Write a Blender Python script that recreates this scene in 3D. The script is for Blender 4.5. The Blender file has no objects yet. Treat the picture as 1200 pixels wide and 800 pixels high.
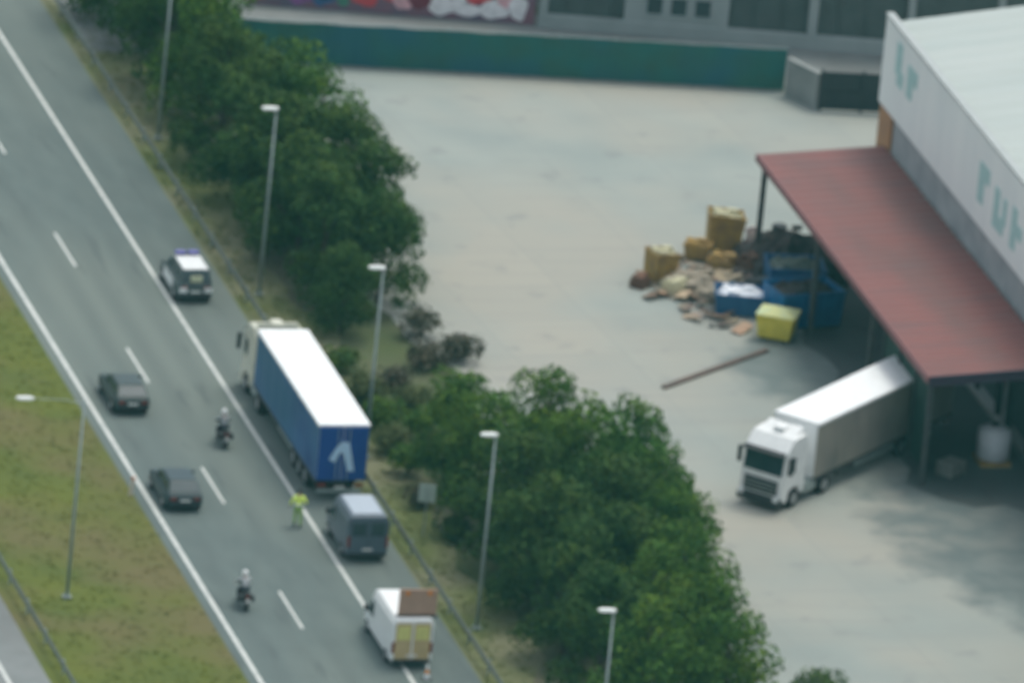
import bpy, math, random
from mathutils import Vector, Matrix
random.seed(7)
S = bpy.context.scene
COL = S.collection
R = math.radians

# ---------------------------------------------------------------- camera
cd = bpy.data.cameras.new('camera'); cam = bpy.data.objects.new('camera', cd); COL.objects.link(cam)
r_ = Vector((0.9666442818798294, -0.23862782637742344, 0.09303543834160748))
u_ = Vector((-0.00417138426213258, 0.34852938075429196, 0.9372885736550762))
f_ = Vector((0.256088718733111, 0.9064127267582996, -0.3359085246137965))
m = Matrix((r_, u_, -f_)).transposed().to_4x4()
m.translation = Vector((-210.02045008280103, -831.5407156117375, 302.31767215241683))
cam.matrix_world = m
cd.sensor_width = 36; cd.lens = 620.96; cd.clip_start = 1; cd.clip_end = 9000
cd.dof.use_dof = True; cd.dof.focus_distance = 430; cd.dof.aperture_fstop = 2.15
cd.dof.aperture_blades = 0
S.camera = cam

# ---------------------------------------------------------------- sky, sun, exposure
SUN_DIR = Vector((0.30, 0.24, 1.0)).normalized()
elev = math.asin(SUN_DIR.z); azim = math.atan2(SUN_DIR.x, SUN_DIR.y)
w = bpy.data.worlds.new('World'); S.world = w; w.use_nodes = True
nt = w.node_tree; bg = nt.nodes['Background']
sky = nt.nodes.new('ShaderNodeTexSky'); sky.sky_type = 'NISHITA'; sky.sun_disc = False
sky.sun_elevation = elev; sky.sun_rotation = azim; sky.air_density = 1.0; sky.dust_density = 3.0; sky.ozone_density = 1.0
hsv = nt.nodes.new('ShaderNodeHueSaturation'); hsv.inputs['Saturation'].default_value = .40   # thin bright cloud
nt.links.new(sky.outputs[0], hsv.inputs['Color']); nt.links.new(hsv.outputs[0], bg.inputs[0]); bg.inputs[1].default_value = 0.15
sl = bpy.data.lights.new('sun', 'SUN'); sl.energy = 0.75; sl.angle = R(18); sl.color = (1, .98, .84)
so = bpy.data.objects.new('sun', sl); COL.objects.link(so)
so.rotation_euler = (-SUN_DIR).to_track_quat('-Z', 'Y').to_euler(); so.location = (60, 40, 120)
S.view_settings.view_transform = 'Standard'; S.view_settings.look = 'None'
S.view_settings.exposure = 0.55; S.view_settings.gamma = 1
S.cycles.use_denoising = True
S.cycles.volume_bounces = 0
S.cycles.max_bounces = 6

# ---------------------------------------------------------------- materials
def srgb(r, g, b):
    f = lambda c: (c/255/12.92) if c/255 <= .04045 else ((c/255+.055)/1.055)**2.4
    return (f(r), f(g), f(b))
MATS = {}
def mat(name, c1, c2=None, scale=1.0, rough=.7, metal=0, spec=.4, detail=4, c3=None, scale3=.2, bump=0, coords='world', stretch=None, contrast=(.35, .65), trans=0, island=0, emit=None):
    """procedural material: base c1 mixed with c2 by noise, then c3 by a larger noise"""
    if name in MATS: return MATS[name]
    M = bpy.data.materials.new(name); M.use_nodes = True
    n = M.node_tree.nodes; l = M.node_tree.links; b = n['Principled BSDF']
    b.inputs['Roughness'].default_value = rough; b.inputs['Metallic'].default_value = metal
    b.inputs['Specular IOR Level'].default_value = spec
    c1 = (*c1, 1); c2 = (*(c2 or tuple(x*.8 for x in c1[:3])), 1)
    if coords == 'world':
        g = n.new('ShaderNodeNewGeometry'); src = g.outputs['Position']
    else:
        g = n.new('ShaderNodeTexCoord'); src = g.outputs['Object']
    if stretch:
        mp = n.new('ShaderNodeMapping'); mp.inputs['Scale'].default_value = stretch; l.new(src, mp.inputs[0]); src = mp.outputs[0]
    nz = n.new('ShaderNodeTexNoise'); nz.inputs['Scale'].default_value = scale; nz.inputs['Detail'].default_value = detail
    l.new(src, nz.inputs['Vector'])
    rp = n.new('ShaderNodeValToRGB'); rp.color_ramp.elements[0].position = contrast[0]; rp.color_ramp.elements[1].position = contrast[1]
    rp.color_ramp.elements[0].color = c1; rp.color_ramp.elements[1].color = c2
    l.new(nz.outputs['Fac'], rp.inputs[0]); out = rp.outputs[0]
    if c3:
        n2 = n.new('ShaderNodeTexNoise'); n2.inputs['Scale'].default_value = scale3; n2.inputs['Detail'].default_value = 3
        l.new(src, n2.inputs['Vector'])
        r2 = n.new('ShaderNodeValToRGB'); r2.color_ramp.elements[0].position = .42; r2.color_ramp.elements[1].position = .62
        l.new(n2.outputs['Fac'], r2.inputs[0])
        mx = n.new('ShaderNodeMix'); mx.data_type = 'RGBA'; l.new(r2.outputs[0], mx.inputs[0]); l.new(out, mx.inputs[6]); mx.inputs[7].default_value = (*c3, 1)
        out = mx.outputs[2]
    if island:
        gg = n.new('ShaderNodeNewGeometry')
        mr = n.new('ShaderNodeMapRange'); mr.inputs[3].default_value = 1-island; mr.inputs[4].default_value = 1+island
        l.new(gg.outputs['Random Per Island'], mr.inputs[0])
        hs = n.new('ShaderNodeHueSaturation'); l.new(mr.outputs[0], hs.inputs['Value']); l.new(out, hs.inputs['Color']); out = hs.outputs[0]
    l.new(out, b.inputs['Base Color'])
    if bump:
        bp = n.new('ShaderNodeBump'); bp.inputs['Strength'].default_value = bump; bp.inputs['Distance'].default_value = .05
        l.new(nz.outputs['Fac'], bp.inputs['Height']); l.new(bp.outputs[0], b.inputs['Normal'])
    if trans:
        t = n.new('ShaderNodeBsdfTranslucent'); ms = n.new('ShaderNodeMixShader'); ms.inputs[0].default_value = trans
        l.new(out, t.inputs['Color']); l.new(b.outputs[0], ms.inputs[1]); l.new(t.outputs[0], ms.inputs[2])
        l.new(ms.outputs[0], n['Material Output'].inputs['Surface'])
    if emit:
        b.inputs['Emission Color'].default_value = (*emit[0], 1); b.inputs['Emission Strength'].default_value = emit[1]
    MATS[name] = M
    return M
def paint(name, c, rough=.3, c2=None, **k): return mat(name, c, c2 or tuple(x*.9 for x in c), scale=2.5, rough=rough, spec=.5, coords='object', **k)

asphalt = mat('asphalt', (.120, .152, .142), (.100, .128, .122), scale=1.0, rough=.9, c3=(.15, .178, .158), scale3=.09, stretch=(1, .3, 1), detail=6)
asphalt2 = mat('worn_asphalt', (.21, .225, .22), (.18, .195, .19), scale=.8, rough=.9, c3=(.16, .17, .165), scale3=.12)
linepaint = mat('road_paint', (.62, .64, .60), (.42, .45, .43), scale=1.8, rough=.7, contrast=(.45, .75))
concrete = mat('yard_concrete', (.305, .335, .305), (.255, .292, .272), scale=.18, rough=.85, c3=(.345, .335, .285), scale3=.06, detail=6)
earth = mat('dry_ground', (.075, .10, .035), (.055, .08, .03), scale=.25, rough=1, c3=(.12, .115, .075), scale3=.06)
medgrass = mat('median_grass', (.108, .128, .016), (.083, .108, .018), scale=.3, rough=1, c3=(.128, .112, .042), scale3=.12, detail=6)
drygrass = mat('dry_verge', (.135, .155, .055), (.10, .13, .04), scale=.4, rough=1, c3=(.175, .175, .10), scale3=.15, detail=6)
blade_m = mat('grass_blades', (.14, .155, .02), (.11, .13, .02), scale=.3, rough=1, c3=(.15, .14, .045), scale3=.12, island=.2, trans=.45, spec=.1)
leaf_a = mat('leaves_deep', (.028, .078, .018), (.080, .130, .020), scale=.30, c3=(.045,.10,.022), scale3=1.1, rough=.8, spec=.2, trans=.25, island=.45)
leaf_b = mat('leaves_fresh', (.040, .112, .018), (.120, .190, .018), scale=.30, c3=(.065,.145,.022), scale3=1.1, rough=.8, spec=.2, trans=.25, island=.45)
leaf_dry = mat('leaves_dry', (.10, .085, .055), (.07, .075, .05), scale=.9, rough=.9, spec=.2, island=.4)
bark = mat('bark', (.10, .075, .05), (.06, .05, .035), scale=6, rough=.95, coords='object')
galv = mat('galvanised_steel', (.36, .42, .40), (.29, .34, .33), scale=3, rough=.5, metal=.3, coords='object')
lampwhite = paint('lamp_shell', (.80, .82, .78), .35)
black = mat('black_rubber', (.018, .019, .02), (.03, .03, .032), scale=8, rough=.85, coords='object')
darkpl = mat('dark_plastic', (.03, .034, .036), (.022, .025, .027), scale=6, rough=.6, coords='object')
glass = mat('dark_glass', (.02, .045, .05), (.03, .055, .06), scale=1.5, rough=.12, spec=.7, coords='object')
rimm = mat('wheel_rim', (.40, .41, .42), (.3, .31, .32), scale=6, rough=.35, metal=.6, coords='object')
redl = paint('red_lens', (.20, .025, .02), .25)
whl = paint('clear_lens', (.75, .77, .76), .2)
amber = paint('amber_lens', (.75, .25, .02), .25)
cream = paint('cream_paint', (.62, .62, .50), .35)
white = paint('white_paint', (.80, .82, .80), .4)
plate_m = paint('plate', (.75, .75, .70), .5)
chassis_m = mat('chassis_steel', (.05, .055, .06), (.08, .08, .075), scale=4, rough=.7, coords='object')

def overlay(M, fac_fn, colour):
    """mix the base colour towards a colour where fac_fn(nodes, links) is high"""
    n = M.node_tree.nodes; l = M.node_tree.links; b = n['Principled BSDF']; src = b.inputs['Base Color'].links[0].from_socket
    mx = n.new('ShaderNodeMix'); mx.data_type = 'RGBA'; l.new(fac_fn(n, l), mx.inputs[0]); l.new(src, mx.inputs[6]); mx.inputs[7].default_value = (*colour, 1)
    l.new(mx.outputs[2], b.inputs['Base Color'])
def mth(n, l, op, a, b=None, c=None):
    m = n.new('ShaderNodeMath'); m.operation = op
    for i, v in enumerate((a, b, c)):
        if v is None: continue
        if isinstance(v, (int, float)): m.inputs[i].default_value = v
        else: l.new(v, m.inputs[i])
    return m.outputs[0]
def noise(n, l, scale, stretch=(1,1,1), lo=.4, hi=.6):
    g = n.new('ShaderNodeNewGeometry'); mp = n.new('ShaderNodeMapping'); mp.inputs['Scale'].default_value = stretch
    l.new(g.outputs['Position'], mp.inputs[0]); z = n.new('ShaderNodeTexNoise'); z.inputs['Scale'].default_value = scale; z.inputs['Detail'].default_value = 5; l.new(mp.outputs[0], z.inputs['Vector'])
    mr = n.new('ShaderNodeMapRange'); mr.inputs[1].default_value = lo; mr.inputs[2].default_value = hi; l.new(z.outputs['Fac'], mr.inputs[0]); return mr.outputs[0]
def wheelpaths(n, l):
    g = n.new('ShaderNodeNewGeometry'); sp = n.new('ShaderNodeSeparateXYZ'); l.new(g.outputs['Position'], sp.inputs[0])
    c = mth(n, l, 'COSINE', mth(n, l, 'MULTIPLY', sp.outputs[0], 2*math.pi/1.8))
    return mth(n, l, 'MULTIPLY', mth(n, l, 'MULTIPLY_ADD', c, -.5, .5), mth(n, l, 'MULTIPLY', noise(n, l, .3, (1,.1,1), .3, .7), .5))
overlay(asphalt, wheelpaths, (.085, .105, .10))
overlay(asphalt, lambda n, l: mth(n, l, 'MULTIPLY', noise(n, l, .9, (1,.12,1), .60, .68), .5), (.07, .085, .085))
def joints(n, l):
    bk = n.new('ShaderNodeTexBrick'); bk.offset = 0; bk.inputs['Scale'].default_value = 1; bk.inputs['Mortar Size'].default_value = .035
    bk.inputs['Brick Width'].default_value = 6; bk.inputs['Row Height'].default_value = 5
    bk.inputs['Color1'].default_value = (0,0,0,1); bk.inputs['Color2'].default_value = (.22,.22,.22,1); bk.inputs['Mortar'].default_value = (.7,.7,.7,1)
    g = n.new('ShaderNodeNewGeometry'); mp = n.new('ShaderNodeMapping'); mp.inputs['Rotation'].default_value = (0,0,R(-6)); l.new(g.outputs['Position'], mp.inputs[0]); l.new(mp.outputs[0], bk.inputs['Vector'])
    return bk.outputs['Color']
overlay(concrete, joints, (.25, .27, .25))
overlay(concrete, lambda n, l: mth(n, l, 'MULTIPLY', noise(n, l, .5, (1,1,1), .60, .72), .45), (.20, .215, .205))
def tyres(n, l):
    w = n.new('ShaderNodeTexWave'); w.wave_type = 'RINGS'; w.inputs['Scale'].default_value = .16; w.inputs['Distortion'].default_value = 3.5; w.inputs['Detail'].default_value = 1; w.inputs['Detail Scale'].default_value = .15
    g = n.new('ShaderNodeNewGeometry'); mp = n.new('ShaderNodeMapping'); mp.inputs['Location'].default_value = (-18, 52, 0); mp.inputs['Scale'].default_value = (1,1,0); l.new(g.outputs['Position'], mp.inputs[0]); l.new(mp.outputs[0], w.inputs['Vector'])
    mr = n.new('ShaderNodeMapRange'); mr.inputs[1].default_value = .93; mr.inputs[2].default_value = 1; l.new(w.outputs['Fac'], mr.inputs[0])
    return mth(n, l, 'MULTIPLY', mr.outputs[0], mth(n, l, 'MULTIPLY', noise(n, l, .12, (1,1,1), .5, .62), .22))
overlay(concrete, tyres, (.21, .22, .21))
# ---------------------------------------------------------------- mesh helpers
class MB:
    def __init__(s): s.v = []; s.f = []
    def add(s, vs, fs):
        o = len(s.v); s.v += [tuple(v) for v in vs]; s.f += [tuple(i+o for i in f) for f in fs]; return s
    def box(s, x0, x1, y0, y1, z0, z1):
        return s.add([(x0,y0,z0),(x1,y0,z0),(x1,y1,z0),(x0,y1,z0),(x0,y0,z1),(x1,y0,z1),(x1,y1,z1),(x0,y1,z1)],
                     [(0,3,2,1),(4,5,6,7),(0,1,5,4),(1,2,6,5),(2,3,7,6),(3,0,4,7)])
    def hexa(s, lo, hi):   # two quads
        return s.add(list(lo)+list(hi), [(0,3,2,1),(4,5,6,7),(0,1,5,4),(1,2,6,5),(2,3,7,6),(3,0,4,7)])
    def loft(s, rings, cap=True):
        n = len(rings[0]); vs = [v for r in rings for v in r]; fs = []
        for k in range(len(rings)-1):
            for i in range(n):
                j = (i+1) % n; fs.append((k*n+i, k*n+j, (k+1)*n+j, (k+1)*n+i))
        if cap: fs.append(tuple(reversed(range(n)))); fs.append(tuple(range((len(rings)-1)*n, len(rings)*n)))
        return s.add(vs, fs)
    def tube(s, pts, rad, n=8):
        pts = [Vector(p) for p in pts]; rr = rad if isinstance(rad, (list, tuple)) else [rad]*len(pts); rings = []
        for i, p in enumerate(pts):
            d = (pts[min(i+1, len(pts)-1)] - pts[max(i-1, 0)]).normalized()
            a = Vector((0,0,1)) if abs(d.z) < .9 else Vector((1,0,0))
            x = d.cross(a).normalized(); y = d.cross(x)
            rings.append([p + (x*math.cos(t)+y*math.sin(t))*rr[i] for t in [2*math.pi*k/n for k in range(n)]])
        return s.loft(rings)
    def disc(s, c, axis, r, w, n=20):
        a = Vector(axis).normalized(); c = Vector(c)
        b = .12*w
        return s.tube([c-a*w/2, c-a*(w/2-b), c+a*(w/2-b), c+a*w/2], [r*.93, r, r, r*.93], n)
    def prism(s, outline, p0, ax, ay, depth):   # outline in a plane spanned by ax, ay, extruded along their normal
        ax = Vector(ax); ay = Vector(ay); p0 = Vector(p0); nn = ax.cross(ay).normalized()*depth
        a = [p0+ax*q[0]+ay*q[1] for q in outline]; n = len(a)
        return s.add(a+[v+nn for v in a], [tuple(reversed(range(n))), tuple(range(n, 2*n))]+[(i, (i+1)%n, n+(i+1)%n, n+i) for i in range(n)])
    def panel(s, q, inset=(.08, .08), t=.012):   # thin plate proud of a quad, inset in its two directions
        q = [Vector(v) for v in q]; nn = (q[1]-q[0]).cross(q[3]-q[0]).normalized()
        def P(a, b): return q[0]*(1-a)*(1-b)+q[1]*a*(1-b)+q[2]*a*b+q[3]*(1-a)*b
        ia, ib = inset; o = [P(ia, ib), P(1-ia, ib), P(1-ia, 1-ib), P(ia, 1-ib)]
        return s.hexa([v+nn*.003 for v in o], [v+nn*(t+.003) for v in o])
    def build(s, name, mt, parent=None, smooth=False, bevel=0, loc=None):
        me = bpy.data.meshes.new(name); me.from_pydata(s.v, [], s.f); me.materials.append(mt)
        import bmesh
        bm = bmesh.new(); bm.from_mesh(me); bmesh.ops.recalc_face_normals(bm, faces=bm.faces) if len(s.f) < 3000 else None
        bm.to_mesh(me); bm.free()
        if smooth:
            for p in me.polygons: p.use_smooth = True
        o = bpy.data.objects.new(name, me); COL.objects.link(o)
        if parent: o.parent = parent
        if loc: o.location = loc
        if bevel:
            b = o.modifiers.new('bevel', 'BEVEL'); b.width = bevel; b.segments = 2; b.limit_method = 'ANGLE'; b.angle_limit = R(35)
        return o
def tag(o, label, cat, group=None, kind=None):
    if label: o['label'] = label
    if cat: o['category'] = cat
    if group: o['group'] = group
    if kind: o['kind'] = kind
    return o
def thing(name, label, cat, loc=(0,0,0), rz=0, group=None):
    o = bpy.data.objects.new(name, None); COL.objects.link(o); o.location = loc; o.rotation_euler = (0, 0, rz)
    o.empty_display_size = .3
    return tag(o, label, cat, group)
def kids(o): return [c for c in bpy.data.objects if c.parent == o]
def copy_tree(o, parent=None):
    c = o.copy(); COL.objects.link(c); c.parent = parent
    for ch in kids(o): copy_tree(ch, c)
    return c
def sheet(name, pts, z, mt, kind='structure'):
    o = MB().add([(x, y, z) for x, y in pts], [tuple(range(len(pts)))]).build(name, mt)
    if kind: o['kind'] = kind
    return o
def wheel(parent, x, y, r, wd, side):
    t = MB().disc((x, y, r), (1,0,0), r, wd).build('wheel', black, parent, bevel=0)
    MB().disc((x+side*wd*.47, y, r), (1,0,0), r*.58, .05, 16).build('rim', rimm, t)
    return t

# ---------------------------------------------------------------- setting
sheet('ground', [(-1500,-1300),(1500,-1300),(1500,1500),(-1500,1500)], 0, earth)
sheet('road', [(-4.35,-300),(7.25,-300),(7.25,300),(-4.35,300)], .012, asphalt)
sheet('opposite_road', [(-25,-300),(-14.15,-300),(-14.15,300),(-25,300)], .012, asphalt2)
def strip(name, x0, x1, y0, y1): return sheet(name, [(x0,y0),(x1,y0),(x1,y1),(x0,y1)], .016, linepaint)
strip('edge_line', -3.84, -3.62, -300, 300)
strip('edge_line', 3.73, 3.93, -300, 300)
strip('edge_line', -16.3, -16.1, -300, 300)
mbd = MB()
for n in range(-12, 14):
    y = -17*n
    mbd.add([(-.07, y-5, .016), (.07, y-5, .016), (.07, y, .016), (-.07, y, .016)], [(0,1,2,3)])
d = mbd.build('lane_line', linepaint); d['kind'] = 'structure'
sheet('median_ground', [(-14.15,-300),(-4.35,-300),(-4.35,300),(-14.15,300)], .008, medgrass)
# right verge: wavy outer edge
pts = [(7.25, -300)] + [(10.6+.7*math.sin(y*.31)+.5*math.sin(y*.83+1), y) for y in range(-110, 90, 2)] + [(7.25, 300)]
sheet('verge_ground', pts, .008, drygrass)
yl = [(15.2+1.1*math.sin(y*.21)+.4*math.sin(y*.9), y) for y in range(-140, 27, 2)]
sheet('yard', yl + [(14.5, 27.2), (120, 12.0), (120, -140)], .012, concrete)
sheet('service_road', [(8,28.2),(70,19.8),(120,12.2),(120,24),(70,27.6),(20,37.6),(8,40)], .016, asphalt2)
# shade of canopy and building painted into the yard colour, with a ragged edge
def shade_patch(cx, cy, rx, ry, rot):
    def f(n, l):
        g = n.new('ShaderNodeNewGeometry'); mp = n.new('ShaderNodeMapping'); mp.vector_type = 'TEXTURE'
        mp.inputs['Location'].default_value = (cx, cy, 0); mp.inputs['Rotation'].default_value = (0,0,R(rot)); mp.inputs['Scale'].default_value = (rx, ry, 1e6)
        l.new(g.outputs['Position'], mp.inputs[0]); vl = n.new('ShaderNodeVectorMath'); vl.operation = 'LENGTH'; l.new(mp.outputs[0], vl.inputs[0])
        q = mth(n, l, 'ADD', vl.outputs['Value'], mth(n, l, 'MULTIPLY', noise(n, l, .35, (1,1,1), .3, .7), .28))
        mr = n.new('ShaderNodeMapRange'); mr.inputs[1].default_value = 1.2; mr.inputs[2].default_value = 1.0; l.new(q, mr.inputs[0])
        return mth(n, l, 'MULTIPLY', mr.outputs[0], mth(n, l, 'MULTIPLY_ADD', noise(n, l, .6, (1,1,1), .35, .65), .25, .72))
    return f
overlay(concrete, shade_patch(44.5, -44.5, 11.5, 17, 8), (.115, .145, .142))
overlay(concrete, shade_patch(37.0, -20.5, 6.2, 6.5, 0), (.13, .165, .16))
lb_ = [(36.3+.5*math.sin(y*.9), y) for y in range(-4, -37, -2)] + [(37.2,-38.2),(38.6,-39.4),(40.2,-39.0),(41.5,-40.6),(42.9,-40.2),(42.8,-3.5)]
sheet('loading_bay_shade', lb_, .022, mat('occluded_floor_shade', (.075,.09,.09), (.10,.115,.115), scale=.4, rough=.8, c3=(.06,.072,.072)))  # dark floor sheet, its colour stands in for the shade under the canopy

# grass tufts (stuff)
def tufts(name, label, x0, x1, y0, y1, n, h, mt):
    mb = MB()
    for _ in range(n):
        x = random.uniform(x0, x1); y = random.uniform(y0, y1)
        for k in range(4):
            a = random.uniform(0, 6.28); ww = random.uniform(.03, .07); hh = h*random.uniform(.4, 1)
            dx, dy = math.cos(a)*ww, math.sin(a)*ww; lx, ly = random.uniform(-.12,.12), random.uniform(-.12,.12)
            px, py = x+random.uniform(-.15,.15), y+random.uniform(-.15,.15)
            mb.add([(px-dx,py-dy,0),(px+dx,py+dy,0),(px+lx,py+ly,hh)], [(0,1,2)])
    return tag(mb.build(name, mt), label, 'grass', kind='stuff')
tufts('grass', 'rough green and brown grass of the central reservation', -13.6, -4.5, -75, 8, 3000, .10, blade_m)
dryb = mat('dry_blades', (.17, .20, .07), (.13, .16, .05), scale=.5, rough=1, island=.2, trans=.45, spec=.1)
tufts('grass', 'dry yellowish grass on the verge behind the guardrail', 7.5, 10.6, -75, 45, 1800, .14, dryb)

# ---------------------------------------------------------------- guardrails
def guardrail(x, y0, y1, side, label):
    galvr = mat('weathered_rail', (.15, .175, .15), (.11, .13, .115), scale=1.5, rough=.7)
    t = thing('guardrail', label, 'guardrail', (x, 0, 0), 0)
    prof = [(0,.48),(.05,.53),(.05,.58),(0,.63),(.05,.68),(.05,.73),(0,.78)]
    rail = MB(); n = len(prof)
    vs = [(side*a, y, z) for y in (y0, y1) for a, z in prof] + [(side*(a+.012), y, z) for y in (y0, y1) for a, z in prof]
    fs = [(i, i+1, n+i+1, n+i) for i in range(n-1)] + [(2*n+i, 3*n+i, 3*n+i+1, 2*n+i+1) for i in range(n-1)]
    fs += [(0, n, 3*n, 2*n), (n-1, 3*n-1, 4*n-1, 2*n-1)]
    rail.add(vs, fs).build('rail', galvr, t)
    y = y0+1; p0 = None
    while y < y1:
        if p0 is None:
            p0 = MB().box(-.05,.05,-.06,.06,-.1,.75).build('post', galv, t); p0.location = (-side*.09, y, 0)
        else:
            c = p0.copy(); COL.objects.link(c); c.parent = t; c.location = (-side*.09, y, 0)
        y += 4
    return t
guardrail(7.75, -95, 70, -1, 'long steel guardrail along the shoulder below the trees')
guardrail(-13.4, -95, 10, -1, 'steel guardrail beside the pale road in the lower left corner')

# ---------------------------------------------------------------- lamps
def lamp_post(label, x, y, h=10.05, arm=.35, dr=-1, group='lamp posts along the road'):
    t = thing('street_lamp', label, 'street lamp', (x, y, 0), 0, group)
    MB().tube([(0,0,0),(0,0,h)], [.10,.05], 10).build('pole', galv, t, smooth=True)
    MB().box(-.2,.2,-.2,.2,-.05,.12).build('base_plate', galv, t)
    MB().tube([(0,0,h-.25),(dr*arm*.3,0,h-.03),(dr*arm,0,h+.06)], [.03,.022,.02], 8).build('arm', galv, t)
    hd = MB().loft([[(dr*(arm-.45)+a, b*wd, h+.06+c) for a, b, c in [(0,-.5,-.05),(0,.5,-.05),(0,.35,.06),(0,-.35,.06)]] for a0, wd in [(0,.28)]] +
                   [[(dr*(arm+k), b*wd, h+.07+c*q) for b, c in [(-.5,-.05),(.5,-.05),(.35,.07),(-.35,.07)]] for k, wd, q in [(-.1,.42,1.1),(.25,.4,1),(.42,.22,.6)]])
    hd.build('lamp_head', lampwhite, t, bevel=.02)
    return t
LX, LY, SP = 8.73, 14.42, 23.49
for i, lb in enumerate(['tall lamp post cut off by the top edge, in front of the dark trees',
                        'lamp post behind the patrol car, its head against the upper trees',
                        'lamp post rising from behind the blue lorry trailer',
                        'lamp post beside the guardrail in front of the lower trees',
                        'lamp post whose head shows at the bottom edge over the lowest trees']):
    lamp_post(lb, LX, LY-SP*i)
lamp_post('lamp post with long arm standing in the grass median', -10.87, -51.9, 10.3, 3.0, -1)

# ---------------------------------------------------------------- background: fence, graffiti wall, grey building, gate
fence_m = mat('green_screen', (.02, .125, .11), (.03, .11, .085), scale=.8, rough=.8, c3=(.02, .11, .135), scale3=.25)
A = Vector((12, 27.3, 0)); B = Vector((44.9, 22.6, 0)); d = (B-A).normalized(); nrm = Vector((-d.y, d.x, 0)); L = (B-A).length
t = thing('fence', 'long dark green screened fence along the far side of the yard', 'fence', A, math.atan2(d.y, d.x))
mb = MB(); k = 0; nseg = int(L/.4)
vs = []
for s_ in range(nseg+1):
    x = L*s_/nseg; off = .03*math.sin(s_*1.3)
    vs += [(x, off, .12), (x, off, 2.35+.02*math.sin(s_*.7)), (x, off+.03, .12), (x, off+.03, 2.35+.02*math.sin(s_*.7))]
fs = []
for s_ in range(nseg):
    a = s_*4; b = a+4; fs += [(a, b, b+1, a+1), (a+3, b+3, b+2, a+2), (a+1, b+1, b+3, a+3), (a, a+2, b+2, b)]
mb.add(vs, fs).build('screen', fence_m, t)
MB().tube([(0,.08,2.42),(L,.08,2.42)], .03, 6).build('top_rail', galv, t)
x = 0
while x <= L+.1:
    MB().tube([(x,.1,0),(x,.1,2.5)], .04, 6).build('post', galv, t); x += 3
MB().box(0, L, -.12, .14, 0, .12).build('plinth', mat('plinth_concrete', (.22,.23,.22), (.18,.19,.18), scale=2, rough=.9), t)

wallm = mat('pale_render', (.34, .38, .37), (.30, .34, .33), scale=.7, rough=.85)
panelm = mat('grey_shutter', (.075, .10, .095), (.09, .115, .11), scale=1.2, rough=.6)
gA = Vector((33.9, 32.7, 0)); gB = Vector((62, 26.6, 0)); d = (gB-gA).normalized(); L = (gB-gA).length
t = thing('warehouse_building', 'grey building with pale frames and dark shutters beyond the green fence', 'building', gA, math.atan2(d.y, d.x))
MB().box(0, L, .3, 14, 0, 7.5).build('wall', panelm, t)
MB().box(-.05, L+.05, -.12, .33, 0, .75).build('plinth', wallm, t)
MB().box(-.05, L+.05, -.10, .33, 6.8, 7.6).build('cornice', wallm, t)
MB().box(-.1, L+.1, .25, 14.1, 7.5, 7.7).build('roof', mat('flat_roof', (.3,.3,.29), (.25,.25,.24), scale=.6, rough=.9), t)
for x0, x1 in [(-.05,.4),(4.5,5.05),(9.5,10.1),(14.4,14.9),(19.7,20.1),(24.5,24.9),(28.3,28.7)]:
    MB().box(x0, x1, -.05, .32, .73, 6.82).build('pilaster', wallm, t)
# solid pale bay with small windows
MB().box(5.03, 9.52, -.02, .31, .74, 6.81).build('wall_bay', wallm, t)
for x in (5.7, 7.0, 8.3):
    for z in (1.3, 3.6):
        o = MB().box(x, x+.8, -.06, -.024, z, z+.9).build('window', glass, t)
        MB().box(x-.06, x+.86, -.10, -.03, z-.1, z).build('sill', wallm, o)
for x in [.9, 2.1, 3.3]:
    MB().box(x+.5, x+.56, .22, .298, .78, 6.7).build('mullion', panelm, t)
for x in [11.5, 13, 16, 17.5, 21.5, 23]:
    MB().box(x, x+.08, .22, .298, .78, 6.7).build('mullion', panelm, t)

# graffiti wall
gA = Vector((18.5, 36.1, 0)); gB = Vector((33.7, 32.95, 0)); d = (gB-gA).normalized(); L = (gB-gA).length
t = thing('graffiti_wall', 'low wall covered in red, white and purple graffiti by the top edge', 'wall', gA, math.atan2(d.y, d.x))
MB().box(0, L, 0, .25, 0, 2.4).build('wall', mat('wall_mauve', (.26,.13,.17), (.17,.14,.20), scale=.7, rough=.9, coords='object'), t)
MB().box(-.03, L+.03, -.03, .28, 2.4, 2.5).build('coping', wallm, t)
cols = {'red': (.68,.09,.11), 'white': (.90,.88,.88), 'pink': (.80,.46,.50), 'purple': (.34,.12,.36), 'yellow': (.85,.66,.14), 'blue': (.06,.14,.30), 'green': (.10,.28,.20), 'maroon': (.22,.04,.07)}
for i, (x, z, sx, sz, c) in enumerate([(1,.9,1.0,.5,'yellow'),(1.9,1.5,.6,.5,'yellow'),(2.9,1.1,.8,.9,'purple'),(4.1,1.2,.7,1,'blue'),(5.2,.9,.35,.7,'green'),
        (5.3,1.8,.45,.4,'white'),(6.3,1.3,1.0,.95,'red'),(7.7,1.5,.7,.8,'red'),(8.4,1.05,.55,.75,'pink'),(9.4,1.4,.8,.95,'maroon'),(10.5,.75,.75,.55,'white'),(11.4,1.5,.45,.8,'white'),
        (11.9,.6,.9,.35,'white'),(12.4,1.6,.75,.65,'red'),(13.3,.75,.8,.55,'white'),(13.9,1.5,.6,.6,'pink'),(14.6,.9,.5,.7,'white')]):
    n = 18; ph = random.uniform(0, 6)
    ol = [(math.cos(2*math.pi*k/n)*sx*(1+.16*math.sin(3*2*math.pi*k/n+ph)), math.sin(2*math.pi*k/n)*sz*(1+.12*math.sin(4*2*math.pi*k/n+ph))) for k in range(n)]
    ol = [(a, max(-z+.03, min(2.36-z, b))) for a, b in ol]
    MB().prism(ol, (x, -.004-.003*i, z), (1,0,0), (0,0,1), .002).build('graffiti_patch', mat('spray_'+c, cols[c], tuple(v*.8 for v in cols[c]), scale=2, rough=.7, coords='object'), t)

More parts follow.
